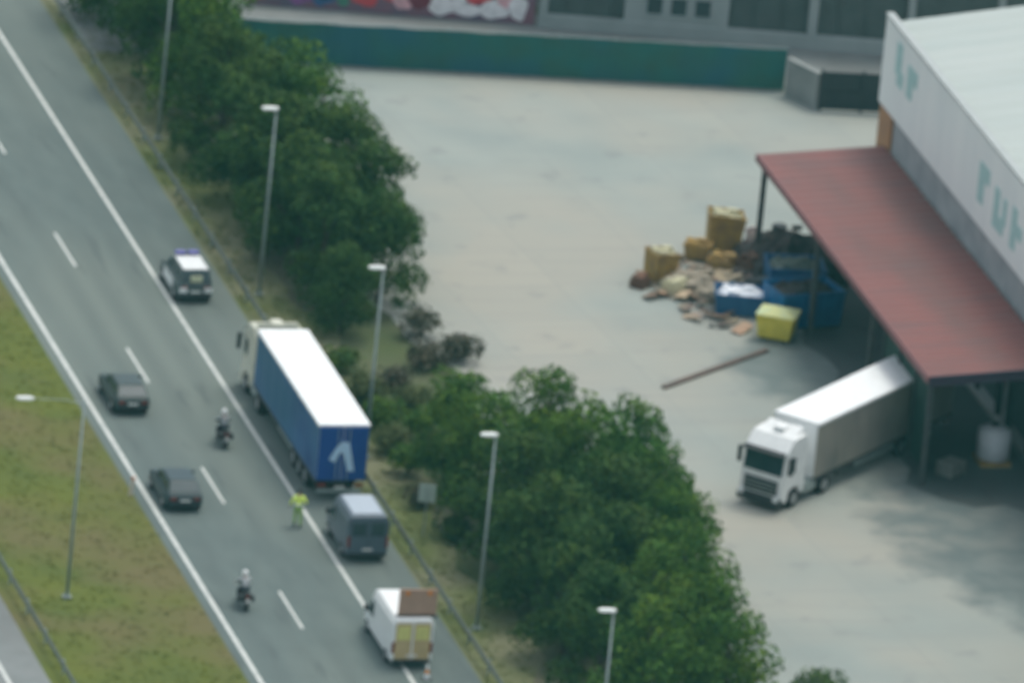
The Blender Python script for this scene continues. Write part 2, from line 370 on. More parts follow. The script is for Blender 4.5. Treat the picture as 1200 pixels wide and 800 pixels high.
# concrete end wall and dark gate
cw = mat('end_wall', (.27,.29,.28), (.22,.24,.23), scale=.8, rough=.9)
t = thing('concrete_wall', 'short pale concrete wall between the green fence and the dark gate', 'wall', (44.95,22.2,0), R(-66))
MB().box(0, 2.6, -.15, .15, 0, 2.0).build('wall', cw, t, bevel=.02)
MB().box(-.05, 2.65, -.2, .2, 2.0, 2.08).build('coping', cw, t)
t = thing('metal_gate', 'dark closed metal gate beside the far corner of the warehouse', 'gate', (46.1,19.7,0), R(-8))
gm = mat('gate_dark', (.018,.028,.034), (.025,.036,.04), scale=2, rough=.6)
MB().box(.1, 4.4, -.03, .03, .1, 2.2).build('gate_panel', gm, t)
for x in (0, 2.2, 4.4): MB().box(x-.08, x+.08, -.09, .09, 0, 2.3).build('gate_post', gm, t)
for z in (.12, 1.1, 2.1): MB().box(.08, 4.32, -.07, -.034, z, z+.08).build('gate_rail', gm, t)

# ---------------------------------------------------------------- warehouse with red canopy
wx = 42.7; y1, y0 = -2.0, -95.0
whitem = mat('white_cladding', (.86, .89, .86), (.80, .84, .82), scale=.6, rough=.5, stretch=(1,1,.2), coords='object')
lowwall = mat('lower_wall', (.38, .40, .40), (.28, .30, .31), scale=.5, rough=.8, coords='object')
roofm = mat('sheet_roof', (.42, .46, .43), (.39, .435, .405), scale=.4, rough=.5, stretch=(.2,1,1), coords='object')
t = thing('warehouse', 'large warehouse with white roof, pale fascia and dark loading side', 'warehouse', (wx, y1, 0), R(.6))
Lw = y1-y0; Ww = 44
rd = 2.9; H = 12.6
MB().box(.15, Ww, -Lw, -.02, 0, 8.3).build('wall', lowwall, t)
MB().box(0, .3, -Lw-.02, 0, 8.3, 13.0).build('fascia', whitem, t)
MB().box(.3, Ww, -.25, 0, 8.3, 12.55).build('gable_wall', whitem, t)
MB().box(-.06, .36, -Lw-.05, .05, 13.0, 13.12).build('coping', mat('edge_trim', (.40,.43,.42), (.36,.39,.38), scale=2, rough=.6), t)
# ribbed pitched roof
mb = MB(); n = 240; vs = []; fs = []
for k in range(n+1):
    y = -.0 - Lw*k/n; dz = .05 if (k//2) % 2 else 0
    vs += [(.32, y, H+dz), (Ww/2, y, H+rd+dz), (Ww, y, H+dz), (.32, y, H+dz-.2), (Ww, y, H+dz-.2)]
for k in range(n):
    a = k*5; b = a+5; fs += [(a, b, b+1, a+1), (a+1, b+1, b+2, a+2), (a+3, a+4, b+4, b+3), (a, a+3, b+3, b), (a+2, b+2, b+4, a+4)]
fs += [(0,1,2,4,3), tuple(n*5+i for i in (3,4,2,1,0))]
mb.add(vs, fs).build('roof', roofm, t)
overlay(roofm, lambda n, l: mth(n, l, 'MULTIPLY', noise(n, l, .7, (.15,1,1), .5, .68), .4), (.36, .42, .40))
# lettering fragments on the fascia (illegible teal characters)
teal = paint('sign_teal', (.42,.64,.62), .5)
def letter(y, z, segs):
    mb = MB()
    for i, (a, b, c, e) in enumerate(segs): mb.box(-.03-.004*i, -.004, -y-c, -y-a, z+b, z+e)
    mb.build('lettering', teal, t)
letter(2.4, 10.2, [(0,.5,.95,2.2),(.4,0,1.5,.8)]); letter(4.6, 10.2, [(0,0,1.0,1.7),(.6,.9,1.7,1.7)])
letter(18.3, 9.3, [(0,.2,1.0,2.3),(.7,1.5,1.8,2.3)]); letter(21.2, 9.2, [(0,0,.9,2.1),(.8,0,1.9,.8),(1.6,.6,2.2,2.0)]); letter(24.4, 9.2, [(0,0,.9,2.2),(.8,.8,1.9,1.5)])
# loading doors on the wall under the canopy
dockm = mat('dock_shutter', (.03,.06,.065), (.04,.07,.075), scale=2, rough=.6)
for k in range(7):
    yy = 5+5.6*k
    o = MB().box(.05, .147, -yy-3.4, -yy, .9, 4.6).build('loading_door', dockm, t)
    MB().box(-.12, .14, -yy-3.7, -yy-3.42, .5, 4.9).build('dock_bumper', black, o)
    MB().box(-.12, .14, -yy+.02, -yy+.3, .5, 4.9).build('dock_bumper', black, o)
o = MB().box(.02, .148, -2.6, -.3, 5.0, 8.2).build('orange_panel', mat('rusty_panel', (.42,.22,.10), (.33,.18,.10), scale=1, rough=.8), t)
# canopy
red = mat('red_sheet', (.195, .070, .062), (.140, .068, .062), scale=.35, rough=.65, stretch=(1,.25,1), coords='object', c3=(.215,.078,.070), scale3=.15)
overlay(red, lambda n, l: mth(n, l, 'MULTIPLY', noise(n, l, .9, (.2,1,1), .5, .7), .5), (.13, .075, .075))
ct = thing('canopy', 'long dull red canopy roof along the side of the warehouse', 'canopy', (wx, y1, 0), R(.6))
mb = MB(); n = 132; vs = []; fs = []
ya, yb, xo = -1.8, -34.6, -6.75
for k in range(n+1):
    y = ya+(yb-ya)*k/n; dz = .05 if (k//2) % 2 else 0
    vs += [(-.02, y, 6.45+dz), (xo, y, 5.95+dz), (xo, y, 5.85), (-.02, y, 6.35)]
for k in range(n):
    a = k*4; b = a+4
    for i in range(4): j = (i+1) % 4; fs.append((a+i, a+j, b+j, b+i))
fs += [(0,3,2,1), tuple(n*4+i for i in range(4))]
mb.add(vs, fs).build('canopy_roof', red, ct)
edge = paint('canopy_edge', (.20,.075,.08), .6)
MB().box(xo-.10, xo-.005, yb-.05, ya+.05, 5.6, 5.98).build('gutter', edge, ct)
MB().hexa([(xo,yb-.1,5.45),(-.02,yb-.1,5.95),(-.02,yb-.01,5.95),(xo,yb-.01,5.45)], [(xo,yb-.1,5.98),(-.02,yb-.1,6.5),(-.02,yb-.01,6.5),(xo,yb-.01,5.98)]).build('end_beam', mat('beam_dark', (.05,.035,.06), (.04,.03,.05), scale=2, rough=.6), ct)
for k in range(4):
    y = ya-.5+(yb-ya+1)*k/3
    MB().box(xo+.2, xo+.45, y-.12, y+.12, 0, 5.72).build('post', chassis_m, ct)
for k in range(9):
    y = ya-1+(yb-ya+2)*k/8
    MB().hexa([(xo+.1,y-.05,5.55),(-.05,y-.05,6.05),(-.05,y+.05,6.05),(xo+.1,y+.05,5.55)], [(xo+.1,y-.05,5.82),(-.05,y-.05,6.32),(-.05,y+.05,6.32),(xo+.1,y+.05,5.82)]).build('rafter', chassis_m, ct)
# green vertical curtain-like screen at open end side
gs = thing('wind_screen', 'dark green screen hanging under the near end of the canopy', 'screen', (wx-.5, -35.6, 0), R(90))
MB().box(0, 9, 5.2, 5.26, .5, 5.3).build('screen_sheet', mat('screen_green', (.015,.045,.035), (.02,.06,.045), scale=.8, rough=.8), gs)
for x in (0, 3, 6, 9): MB().box(x-.05, x+.05, 5.27, 5.37, 0, 5.5).build('post', chassis_m, gs)

# ---------------------------------------------------------------- trees
def leafcloud(mb, blobs, per, size, rng):
    for (cx, cy, cz, r) in blobs:
        n = int(per*r*r)
        for _ in range(n):
            z = rng.uniform(-.75, 1); a = rng.uniform(0, 6.283); q = math.sqrt(max(0, 1-z*z))
            nv = Vector((q*math.cos(a), q*math.sin(a), z)); rr = r*rng.uniform(.72, 1.12)
            p = Vector((cx, cy, cz))+Vector((nv.x*rr, nv.y*rr, nv.z*rr*.85))
            nn = (nv+Vector((rng.uniform(-1,1), rng.uniform(-1,1), rng.uniform(-.6,1)))*.75).normalized()
            tx = nn.cross(Vector((rng.uniform(-1,1), rng.uniform(-1,1), rng.uniform(-1,1)))).normalized(); ty = nn.cross(tx)
            s = size*rng.uniform(.6, 1.3)
            mb.add([p-tx*s, p-ty*s*.55+nn*s*.15, p+tx*s, p+ty*s*.55-nn*s*.1], [(0,1,2,3)])
def tree_meshes(seed, h, cr, mt, z0=.3):
    rng = random.Random(seed); mb = MB(); blobs = []; limbs = MB()
    limbs.tube([(0,0,-.05),(.05,.03,h*.3),(-.08,.1,h*.55),(.05,-.05,h*.8)], [.2,.15,.10,.03], 8)
    for k in range(34):
        zz = z0+.5+(h-z0-1.5)*rng.random()**.95
        f = (zz-z0)/(h-z0); env = cr*(.95+.25*math.sin(math.pi*min(1, f*1.15+.08)))*(1 if f < .6 else 1-(f-.6)*1.1)
        a = rng.uniform(0, 6.283); rad = env*rng.uniform(.25, .78); br = rng.uniform(.75, 1.25)
        x, y = rad*math.cos(a), rad*math.sin(a); blobs.append((x, y, zz, br))
        if k < 12: limbs.tube([(0,0,zz*.55),(x*.5,y*.5,zz*.85),(x,y,zz)], [.07,.045,.015], 5)
    blobs.append((0, 0, h-.9, .95)); blobs.append((0, 0, h*.55, 1.3))
    leafcloud(mb, blobs, 165, .155, rng)
    return limbs, mb
protos = {}
for kind, mt in (('a', leaf_a), ('b', leaf_b)):
    for v in range(3):
        lm, cr = tree_meshes(11*v+(5 if kind == 'b' else 0), 8.0, 2.75, mt)
        t = thing('tree', None, 'tree')
        lm.build('trunk', bark, t); cr.build('crown', mt, t)
        protos[kind+str(v)] = t
used = set()
def tree(x, y, s, kind, label, group, rz=None, sz=None):
    p = protos[kind]
    t = p if kind not in used else copy_tree(p)
    used.add(kind); t.location = (x, y, 0); t.rotation_euler = (0, 0, random.uniform(0, 6.28)); t.scale = (s, s, sz or s)
    tag(t, label, 'tree', group)
G1 = 'trees between the road and the yard, upper group'; G2 = 'trees between the road and the yard, lower group'
up = [(11.9,34,1.0,'a0','dark tree at the top edge nearest the road, left end of the upper row'),
 (12.2,28.5,1.05,'a1','dark tree by the top edge, just right of the cut-off lamp post'),
 (12.0,22.5,1.05,'a2','broad dark tree right behind the foot of the topmost lamp post'),
 (12.4,16.8,1.0,'b0','tree of the roadside row whose crown reaches the green fence'),
 (12.2,11.2,1.0,'a0','roadside tree left of the lamp head in the upper group'),
 (12.4,5.6,1.0,'a1','roadside tree directly behind the second lamp post'),
 (12.4,.2,1.0,'a2','roadside tree above and left of the lorry cab'),
 (12.5,-5.0,.95,'a0','roadside tree just beyond the front of the blue lorry'),
 (12.6,-10.0,.92,'a1','small last tree of the upper row, behind the white lorry roof'),
 (12.6,-14.6,.62,'a2','low tree right behind the white roof of the blue lorry'),
 (15.3,9.4,.95,'b1','lighter green tree right of the lamp head, facing the pale yard'),
 (16.0,4.2,.95,'b2','tree bulging out over the left edge of the yard'),
 (16.2,-.8,.95,'a1','tree behind the head of the third lamp post, further row'),
 (16.3,-5.6,.92,'a2','tree at the rightmost point of the upper group'),
 (16.0,-10.4,.80,'a0','low tree over the yard edge, left of the dry brown bushes')]
for x, y, s, k, lb in up: tree(x-(.9 if x < 14 else 1.3), y, s, k, lb, G1)
low = [(12.2,-37.0,.80,'b0','tree at the upper left end of the lower group, right of the lorry rear'),
 (16.0,-39.6,.95,'b1','tree forming the top of the lower group'),
 (19.4,-42.0,.88,'b2','tree at the upper right corner of the lower group'),
 (12.4,-42.4,.92,'b0','tree behind the head of the lamp post in the lower group'),
 (16.6,-45.4,1.0,'b1','round bright crown in the middle of the lower group'),
 (19.9,-47.6,.85,'b2','tree at the right edge opposite the white lorry cab'),
 (12.3,-48.0,.95,'a1','dark tree just right of the lamp post by the guardrail'),
 (16.2,-51.4,.95,'a2','dark tree in the hollow centre of the lower group'),
 (18.8,-53.6,.86,'b0','tree on the right edge halfway down the lower group'),
 (12.3,-53.6,.92,'a0','dark tree close behind the foot of the roadside lamp post'),
 (15.2,-57.0,.90,'a2','dark tree left of the lowest lamp head'),
 (17.9,-59.4,.88,'b1','leafy tree at the right edge, low in the group'),
 (12.3,-59.4,.88,'a1','dark tree beside the guardrail near the bottom edge'),
 (12.4,-65.6,.9,'a0','dark tree cut by the bottom edge, right of the works van'),
 (15.2,-63.6,.92,'b2','bright green tree behind the lowest lamp head'),
 (17.4,-66.0,.86,'b0','bright tree at the bottom right corner of the lower group'),
 (13.0,-71.5,.95,'b2','tree crossing the bottom edge left of the lowest lamp post'),
 (16.8,-72.0,.90,'b1','tree at the bottom edge right of the lowest lamp post'),
 (20.7,-74.6,.66,'a2','separate small tree top at the bottom edge standing in the yard')]
for x, y, s, k, lb in low: tree(x, y, s, k, lb, G2)
# bushes
def bush(x, y, r, h, mt, label, seed, group='bushes at the yard edge'):
    rng = random.Random(seed); mb = MB(); bl = []
    for k in range(9): 
        a = rng.uniform(0, 6.28); q = rng.uniform(0, .6)*r; bl.append((q*math.cos(a), q*math.sin(a), h*rng.uniform(.35,.7), r*.5))
    leafcloud(mb, bl, 170, .13, rng)
    t = thing('bush', label, 'bush', (x, y, 0), 0, group)
    mb.build('foliage', mt, t)
    st = MB()
    for k in range(5): st.tube([(0,0,-.03),(bl[k][0], bl[k][1], bl[k][2])], [.04,.015], 5)
    st.build('stems', bark, t)
bush(15.6,-15.2,1.3,1.5,leaf_dry,'dry brown bush at the yard edge under the upper trees',3)
bush(16.8,-18.6,1.5,1.4,leaf_dry,'low grey-brown bush nearest the open yard',4)
bush(15.0,-19.6,1.4,1.2,leaf_dry,'low brown bush between the two tree groups, left one',5)
bush(12.6,-22.5,1.2,1.0,leaf_dry,'small sparse bush on the dry ground right of the lorry roof',6)
bush(12.2,-29.5,1.3,1.5,leaf_b,'green bush right of the rear end of the lorry roof',8)
bush(9.9,-39.5,1.0,1.2,leaf_dry,'small dry bush beside the lorry rear doors',9)

GV = 'low growth on the verge beside the blue lorry'
leaf_o = mat('leaves_olive', (.070, .095, .030), (.10, .12, .045), scale=.5, rough=.85, spec=.2, trans=.2, island=.35)
for k, (x, y, r_b, h_b, mt_, lb) in enumerate([
    (10.3,-24.6,1.5,1.3,leaf_o,'olive bush right of the middle of the lorry roof'),
    (10.4,-28.2,1.5,1.4,leaf_b,'green bush behind the third lamp post, right of the lorry'),
    (10.1,-31.8,1.4,1.3,leaf_o,'olive bush level with the rear of the lorry roof'),
    (10.4,-34.8,1.4,1.5,leaf_b,'green bush between the lorry rear and the lower trees'),
    (10.5,-43.8,1.2,1.2,leaf_a,'dark bush growing just right of the small pale sign'),
    (10.3,-20.6,1.3,1.2,leaf_a,'dark bush right of the front end of the lorry roof'),
    (12.9,-26.0,1.5,1.2,leaf_o,'olive bush in the gap between the two tree groups')]):
    bush(x, y, r_b, h_b, mt_, lb, 20+k, GV)

# ---------------------------------------------------------------- vehicles
def ring(y, hw, zb, zt, k=.9, sh=.18): return [(-hw*.9,y,zb),(-hw,y,zb+.14),(-hw,y,zt-sh),(-hw*k,y,zt),(hw*k,y,zt),(hw,y,zt-sh),(hw,y,zb+.14),(hw*.9,y,zb)]
def make_car(name, label, cat, loc, rz, bodym, L, W, H, suv=False, roofmat=None, group=None):
    t = thing(name, label, cat, loc, rz, group); hw = W/2; b = L/2
    belt = .98 if not suv else 1.12; hood = belt-.10
    MB().loft([ring(b,hw*.78,.38,.66,.9,.1), ring(b-.12,hw*.9,.26,.76,.9,.12), ring(b-.5,hw*.98,.22,hood-.08), ring(b-1.25,hw,.22,hood+.02), ring(b-1.5,hw,.22,belt),
               ring(-b+.5,hw,.22,belt), ring(-b+.1,hw*.94,.26,belt-.04), ring(-b,hw*.86,.38,belt-.14,.9,.1)]).build('body', bodym, t, bevel=.03)
    yc, yf, yb_, yr = b-1.05, b-1.85, (-b+.75 if not suv else -b+.25), (-b+.12 if not suv else -b+.06)
    if not suv and cat == 'car': pass
    bw, rw = hw*.90, hw*.72
    zB = belt-.03; zR = H-.03
    lo = [(-bw,yc,zB),(bw,yc,zB),(bw,yr,zB),(-bw,yr,zB)]; hi = [(-rw,yf,zR),(rw,yf,zR),(rw,yb_,zR),(-rw,yb_,zR)]
    MB().hexa(lo, hi).build('cabin', bodym, t, bevel=.04)
    MB().box(-rw+.03, rw-.03, yb_+.04, yf-.04, zR+.003, zR+.035).build('roof', roofmat or bodym, t, bevel=.012)
    V = Vector
    MB().panel([lo[1],lo[0],hi[0],hi[1]], (.06,.08)).build('windscreen', glass, t)
    MB().panel([lo[3],lo[2],hi[2],hi[3]], (.08,.12)).build('rear_window', glass, t)
    for sd in (0, 1):
        q = [lo[0],lo[3],hi[3],hi[0]] if sd == 0 else [lo[2],lo[1],hi[1],hi[2]]
        q = [V(v) for v in q]
        m0 = q[0].lerp(q[1], .5); m1 = q[3].lerp(q[2], .5)
        MB().panel([q[0],m0,m1,q[3]], (.08,.12)).build('side_window', glass, t)
        MB().panel([m0,q[1],q[2],m1], (.08,.12)).build('side_window', glass, t)
    rr = .33 if not suv else .37
    for y in (b-.85, -b+.8):
        for s in (-1, 1): wheel(t, s*(hw-.09), y, rr, .23, s)
    for s in (-1, 1):
        MB().box(s*hw*.62-.17, s*hw*.62+.17, -b-.02, -b+.10, belt-.34, belt-.18).build('tail_light', redl, t, bevel=.02)
        MB().box(s*hw*.58-.17, s*hw*.58+.17, b-.16, b+.01, .56, .68).build('headlight', whl, t, bevel=.02)
        MB().box(s*(hw+.09)-.09, s*(hw+.09)+.09, yc-.28, yc-.14, belt-.02, belt+.13).build('mirror', bodym, t, bevel=.02)
    MB().box(-hw*.8, hw*.8, -b-.05, -b+.06, .34, .50).build('rear_bumper', darkpl, t, bevel=.02)
    MB().box(-hw*.8, hw*.8, b-.06, b+.04, .34, .48).build('front_bumper', darkpl, t, bevel=.02)
    MB().box(-.26, .26, -b-.035, -b+.02, .60, .71).build('number_plate', plate_m, t)
    return t
dk1 = paint('dark_green_paint', (.014,.038,.038), .4); dk2 = paint('dark_blue_paint', (.008,.034,.042), .4)
make_car('car', 'dark grey hatchback in the left lane, the further of two dark cars', 'car', (-1.95,-24.7,.012), 0, dk1, 4.25, 1.85, 1.42)
make_car('car', 'dark blue-green hatchback in the left lane just behind the other dark car', 'car', (-2.35,-38.2,.012), 0, dk2, 4.3, 1.9, 1.46)
# patrol car
gpaint = paint('patrol_green', (.07,.10,.10), .35)
t = make_car('patrol_car', 'white-roofed patrol car with blue light bar stopped on the shoulder', 'police car', (5.0,-8.3,.012), 0, gpaint, 4.4, 1.9, 1.78, suv=True, roofmat=white)
MB().box(-.60,.60,.10,.42,1.80,1.84).build('light_bar_base', darkpl, t)
blue_l = paint('blue_beacon', (.13,.12,.38), .25)
o = MB().box(-.60,-.08,.08,.44,1.842,1.99).build('light_bar', blue_l, t, bevel=.03)
o = MB().box(.08,.60,.08,.44,1.842,1.99).build('light_bar', blue_l, t, bevel=.03)
for s in (-1, 1):
    MB().box(s*.953-.004, s*.953+.004, -1.05, .95, .42, .98).build('door_panel', white, t, bevel=.002)
MB().box(-.30,.30,-2.22,-2.165,1.18,1.50).build('rear_panel', paint('pale_yellow', (.62,.64,.42), .5), t, bevel=.01)
MB().box(-.85,-.45,-2.26,-2.2,.62,.86).build('reflective_patch', white, t)
MB().box(.45,.85,-2.26,-2.2,.62,.86).build('reflective_patch', white, t)

panel_y = paint('bright_yellow_panel', (.66,.64,.22), .5)
def van(name, label, cat, loc, rz, bodym, L, W, H, rearm=None, sidem=None):
    t = thing(name, label, cat, loc, rz); hw = W/2; b = L/2
    rs = [ring(b,hw*.8,.4,.82,.9,.1), ring(b-.15,hw*.93,.3,.98), ring(b-.75,hw,.27,1.2), ring(b-1.5,hw,.27,H-.14,.86,.55), ring(b-1.8,hw,.27,H,.86,.3),
          ring(-b+.08,hw,.27,H,.86,.3), ring(-b,hw*.96,.34,H-.08,.86,.3)]
    MB().loft(rs).build('body', bodym, t, bevel=.03)
    V = Vector
    MB().panel([(hw*.9,b-.75,1.2),(-hw*.9,b-.75,1.2),(-hw*.86,b-1.5,H-.14),(hw*.86,b-1.5,H-.14)], (.04,.06)).build('windscreen', glass, t)
    for s in (-1, 1):
        q = [(-hw-.001,b-1.0,1.12),(-hw-.001,b-2.1,1.12),(-hw-.001,b-2.1,H-.55),(-hw-.001,b-1.45,H-.6)]
        if s == 1: q = [(-v[0], v[1], v[2]) for v in (q[1],q[0],q[3],q[2])]
        MB().panel(q, (.05,.05)).build('side_window', glass, t)
        MB().box(s*hw*.45-hw*.40, s*hw*.45+hw*.40, -b-.035, -b-.006, .48, H-.22).build('rear_door', rearm or bodym, t, bevel=.01)
        MB().box(s*hw*.45-hw*.32, s*hw*.45+hw*.32, -b-.052, -b-.037, H*.58, H-.36).build('rear_window' if rearm is None else 'door_panel', glass if rearm is None else panel_y, t)
        MB().box(s*hw*.92-.07, s*hw*.92+.07, -b-.045, -b+.05, .8, 1.35).build('tail_light', redl, t, bevel=.015)
        MB().box(s*hw*.62-.17, s*hw*.62+.17, b-.13, b+.02, .66, .84).build('headlight', whl, t, bevel=.02)
        MB().box(s*(hw+.13)-.10, s*(hw+.13)+.10, b-1.15, b-1.0, 1.2, 1.5).build('mirror', darkpl, t, bevel=.02)
        for y in (b-.95, -b+.95): wheel(t, s*(hw-.1), y, .34, .24, s)
        if sidem: MB().box(s*(hw+.008)-.006, s*(hw+.008)+.006, -b+.4, b-2.2, .75, 1.25).build('side_stripe', sidem, t)
    MB().box(-hw*.9, hw*.9, -b-.12, -b+.05, .32, .48).build('rear_bumper', darkpl, t, bevel=.02)
    MB().box(-.26,.26,-b-.065,-b-.037,.62,.73).build('number_plate', plate_m, t)
    return t
greyv = paint('grey_van_paint', (.085,.115,.145), .35)
t = van('van', 'grey van parked on the shoulder right behind the blue lorry', 'van', (5.3,-44.7,.012), 0, greyv, 4.7, 2.1, 2.4)
MB().box(-.75,.75,-2.0,.6,2.402,2.43).build('roof_panel', paint('pale_roof', (.40,.46,.52), .4), t, bevel=.01)
yrear = paint('yellow_rear', (.52,.40,.20), .5)
t = van('works_van', 'white works van with yellow rear and raised orange sign board', 'van', (4.1,-58.4,.012), 0, white, 5.8, 2.05, 2.55, rearm=yrear)
o = MB().box(-.75, 1.15, -2.55, -2.45, 2.62, 3.95).build('sign_board', paint('orange_brown_board', (.42,.27,.19), .6), t, bevel=.02)
MB().box(-.82, 1.22, -2.62, -2.40, 2.53, 2.615).build('board_frame', darkpl, o)
for x in (-.5, .9): MB().box(x-.04, x+.04, -2.44, -2.36, 2.5, 3.8).build('board_strut', darkpl, o)
for x in (-.35, .75): MB().disc((x, -2.56, 3.75), (0,1,0), .11, .05, 14).build('warning_lamp', amber, o)

def truck(name, label, loc, rz, cabm, curtainm, roofm_, rearm, W=2.55, emblem=False, skirt=None):
    t = thing(name, label, 'lorry', loc, rz); hw = W/2
    # trailer
    MB().box(-hw+.03, hw-.03, .03, 13.57, 1.12, 3.95).build('trailer_box', roofm_, t)
    for s in (-1, 1):
        mb = MB(); n = 68; vs = []; fs = []
        for k in range(n+1):
            y = .06+13.48*k/n; o_ = .008*math.sin(k*1.9)+.006*math.sin(k*.7)
            vs += [(s*(hw-.02), y, 1.14), (s*(hw+.012+o_), y, 1.14), (s*(hw+.012+o_*1.6), y, 2.5), (s*(hw+.008+o_), y, 3.86), (s*(hw-.02), y, 3.86)]
        for k in range(n):
            a = k*5; b = a+5
            for i in range(4): fs.append((a+i, b+i, b+i+1, a+i+1))
        fs += [(0,1,2,3,4), tuple(n*5+i for i in range(5))]
        mb.add(vs, fs).build('side_curtain', curtainm, t)
        MB().box(s*(hw+.01)-.03, s*(hw+.01)+.03, 0.02, 13.58, 3.87, 4.0).build('roof_rail', roofm_, t)
        MB().box(s*(hw-.02)-.03, s*(hw-.02)+.03, .02, 13.58, .98, 1.13).build('side_rail', chassis_m, t)
        MB().box(s*(hw*.5)-hw*.475, s*(hw*.5)+hw*.475, -.045, .025, 1.1, 3.9).build('rear_door', rearm, t, bevel=.01)
        MB().box(s*.28-.02, s*.28+.02, -.085, -.05, 1.15, 3.85).build('door_bar', galv, t)
        MB().box(s*.95-.22, s*.95+.22, -.10, .0, .78, .92).build('tail_light', redl, t, bevel=.01)
        MB().box(s*1.0-.03, s*1.0+.03, 3.0, 9.0, .45, .95).build('side_guard', galv if skirt is None else skirt, t)
        for y in (2.2, 3.5, 4.8): wheel(t, s*(hw-.22), y, .5, .38, s)
        wheel(t, s*(hw-.22), 12.4, .5, .5, s)
        wheel(t, s*(hw-.18), 15.3, .5, .34, s)
        MB().box(s*.7-.05, s*.7+.05, 10.2, 10.35, .25, 1.1).build('landing_leg', chassis_m, t)
    MB().box(-hw+.01, hw-.01, .01, 13.59, 3.952, 4.02).build('roof', roofm_, t, bevel=.015)
    MB().box(-.45,.45,.2,13.4,.85,1.11).build('trailer_chassis', chassis_m, t)
    MB().box(-1.15,1.15,-.02,.10,.45,.60).build('underrun_bar', galv, t)
    MB().box(-.26,.26,-.03,.02,.66,.77).build('number_plate', plate_m, t)
    # tractor
    MB().box(-.42,.42,11.4,16.0,.55,.84).build('tractor_chassis', chassis_m, t)
    cw = 1.24
    prof = [(14.35,.62),(14.35,3.25),(14.55,3.72),(15.6,3.66),(16.28,3.05),(16.48,1.75),(16.55,.45),(15.95,.42),(15.8,.95),(15.3,1.12),(14.8,.95),(14.7,.62)]
    MB().prism([(a, b) for a, b in prof], (-cw,0,0), (0,1,0), (0,0,1), 2*cw).build('cab', cabm, t, bevel=.06)
    MB().panel([(cw,16.475,1.80),(-cw,16.475,1.80),(-cw,16.29,3.02),(cw,16.29,3.02)], (.05,.05), .02).build('windscreen', glass, t)
    MB().hexa([(-cw+.05,16.36,3.05),(cw-.05,16.36,3.05),(cw-.05,16.62,2.92),(-cw+.05,16.62,2.92)], [(-cw+.05,16.38,3.10),(cw-.05,16.38,3.10),(cw-.05,16.66,2.97),(-cw+.05,16.66,2.97)]).build('sun_visor', darkpl, t)
    MB().hexa([(-.95,16.535,.85),(.95,16.535,.85),(.95,16.50,1.55),(-.95,16.50,1.55)], [(-.95,16.60,.85),(.95,16.60,.85),(.95,16.56,1.55),(-.95,16.56,1.55)]).build('grille', darkpl, t)
    for z in (1.0, 1.2, 1.4): MB().box(-.9,.9,16.58,16.63,z-.02,z+.02).build('grille_bar', galv, t)
    MB().box(-cw,cw,16.3,16.72,.28,.72).build('bumper', darkpl if name != 'articulated_lorry' else cabm, t, bevel=.06)
    for s in (-1, 1):
        MB().box(s*1.02-.16, s*1.02+.16, 16.56, 16.74, .55, .85).build('headlight', whl, t, bevel=.03)
        q = [(-cw-.001,16.2,1.85),(-cw-.001,15.35,1.85),(-cw-.001,15.35,2.7),(-cw-.001,15.95,2.85)]
        if s == 1: q = [(-v[0], v[1], v[2]) for v in (q[1],q[0],q[3],q[2])]
        MB().panel(q, (.04,.04)).build('side_window', glass, t)
        o = MB().box(s*1.50-.11, s*1.50+.11, 16.22, 16.36, 2.0, 2.85).build('mirror', darkpl, t, bevel=.03)
        MB().tube([(s*1.22,16.2,2.75),(s*1.42,16.28,2.75)], .02, 6).build('mirror_arm', darkpl, o)
        MB().box(s*.95-.28, s*.95+.28, 13.1, 14.2, .45, 1.05).build('fuel_tank', galv, t, bevel=.08)
        MB().hexa([(s*.3,14.5,3.70),(s*1.05,14.5,3.70),(s*1.02,15.45,3.66),(s*.3,15.45,3.66)], [(s*.3,14.5,3.98),(s*1.0,14.5,3.98),(s*.95,15.2,3.74),(s*.3,15.2,3.74)]).build('roof_deflector', cabm, t)
    MB().box(-.29,.29,14.5,15.3,3.69,3.95).build('roof_spoiler', cabm, t, bevel=.04)
    if emblem:
        lb = paint('emblem_light_blue', (.50,.70,.88), .5)
        ol = [(-.42,1.35),(-.72,.78),(-.42,.60),(-.16,1.12),(-.02,1.15),(.28,.15),(.62,.15),(.48,.8),(.26,1.68),(-.14,1.70)]
        MB().prism(ol, (.02,-.093,1.45), (1,0,0), (0,0,1), .006).build('emblem', lb, t)
    return t
curt = mat('blue_curtain', (.018,.065,.20), (.07,.18,.36), scale=.3, rough=.5, spec=.4, coords='object', stretch=(1,.6,1), c3=(.03,.12,.22), scale3=.2)
rearb = paint('blue_rear', (.012,.07,.30), .45)
trw = paint('trailer_white', (.86,.88,.87), .45)
overlay(trw, lambda n, l: mth(n, l, 'MULTIPLY', noise(n, l, .8, (1,1,1), .5, .75), .3), (.60, .60, .56))
truck('articulated_lorry', 'blue curtain-sided lorry with white roof stopped on the shoulder', (5.9,-38.6,.012), 0, cream, curt, trw, rearb, emblem=True)
dirty = mat('dirty_curtain', (.25,.235,.205), (.185,.185,.165), scale=.5, rough=.75, coords='object', stretch=(1,1.2,.6), c3=(.30,.28,.23), scale3=.3)
truck('lorry', 'white-cabbed lorry with grimy grey trailer coming out under the canopy', (39.25,-27.95,.02), R(133.8), white, dirty, trw, dirty)

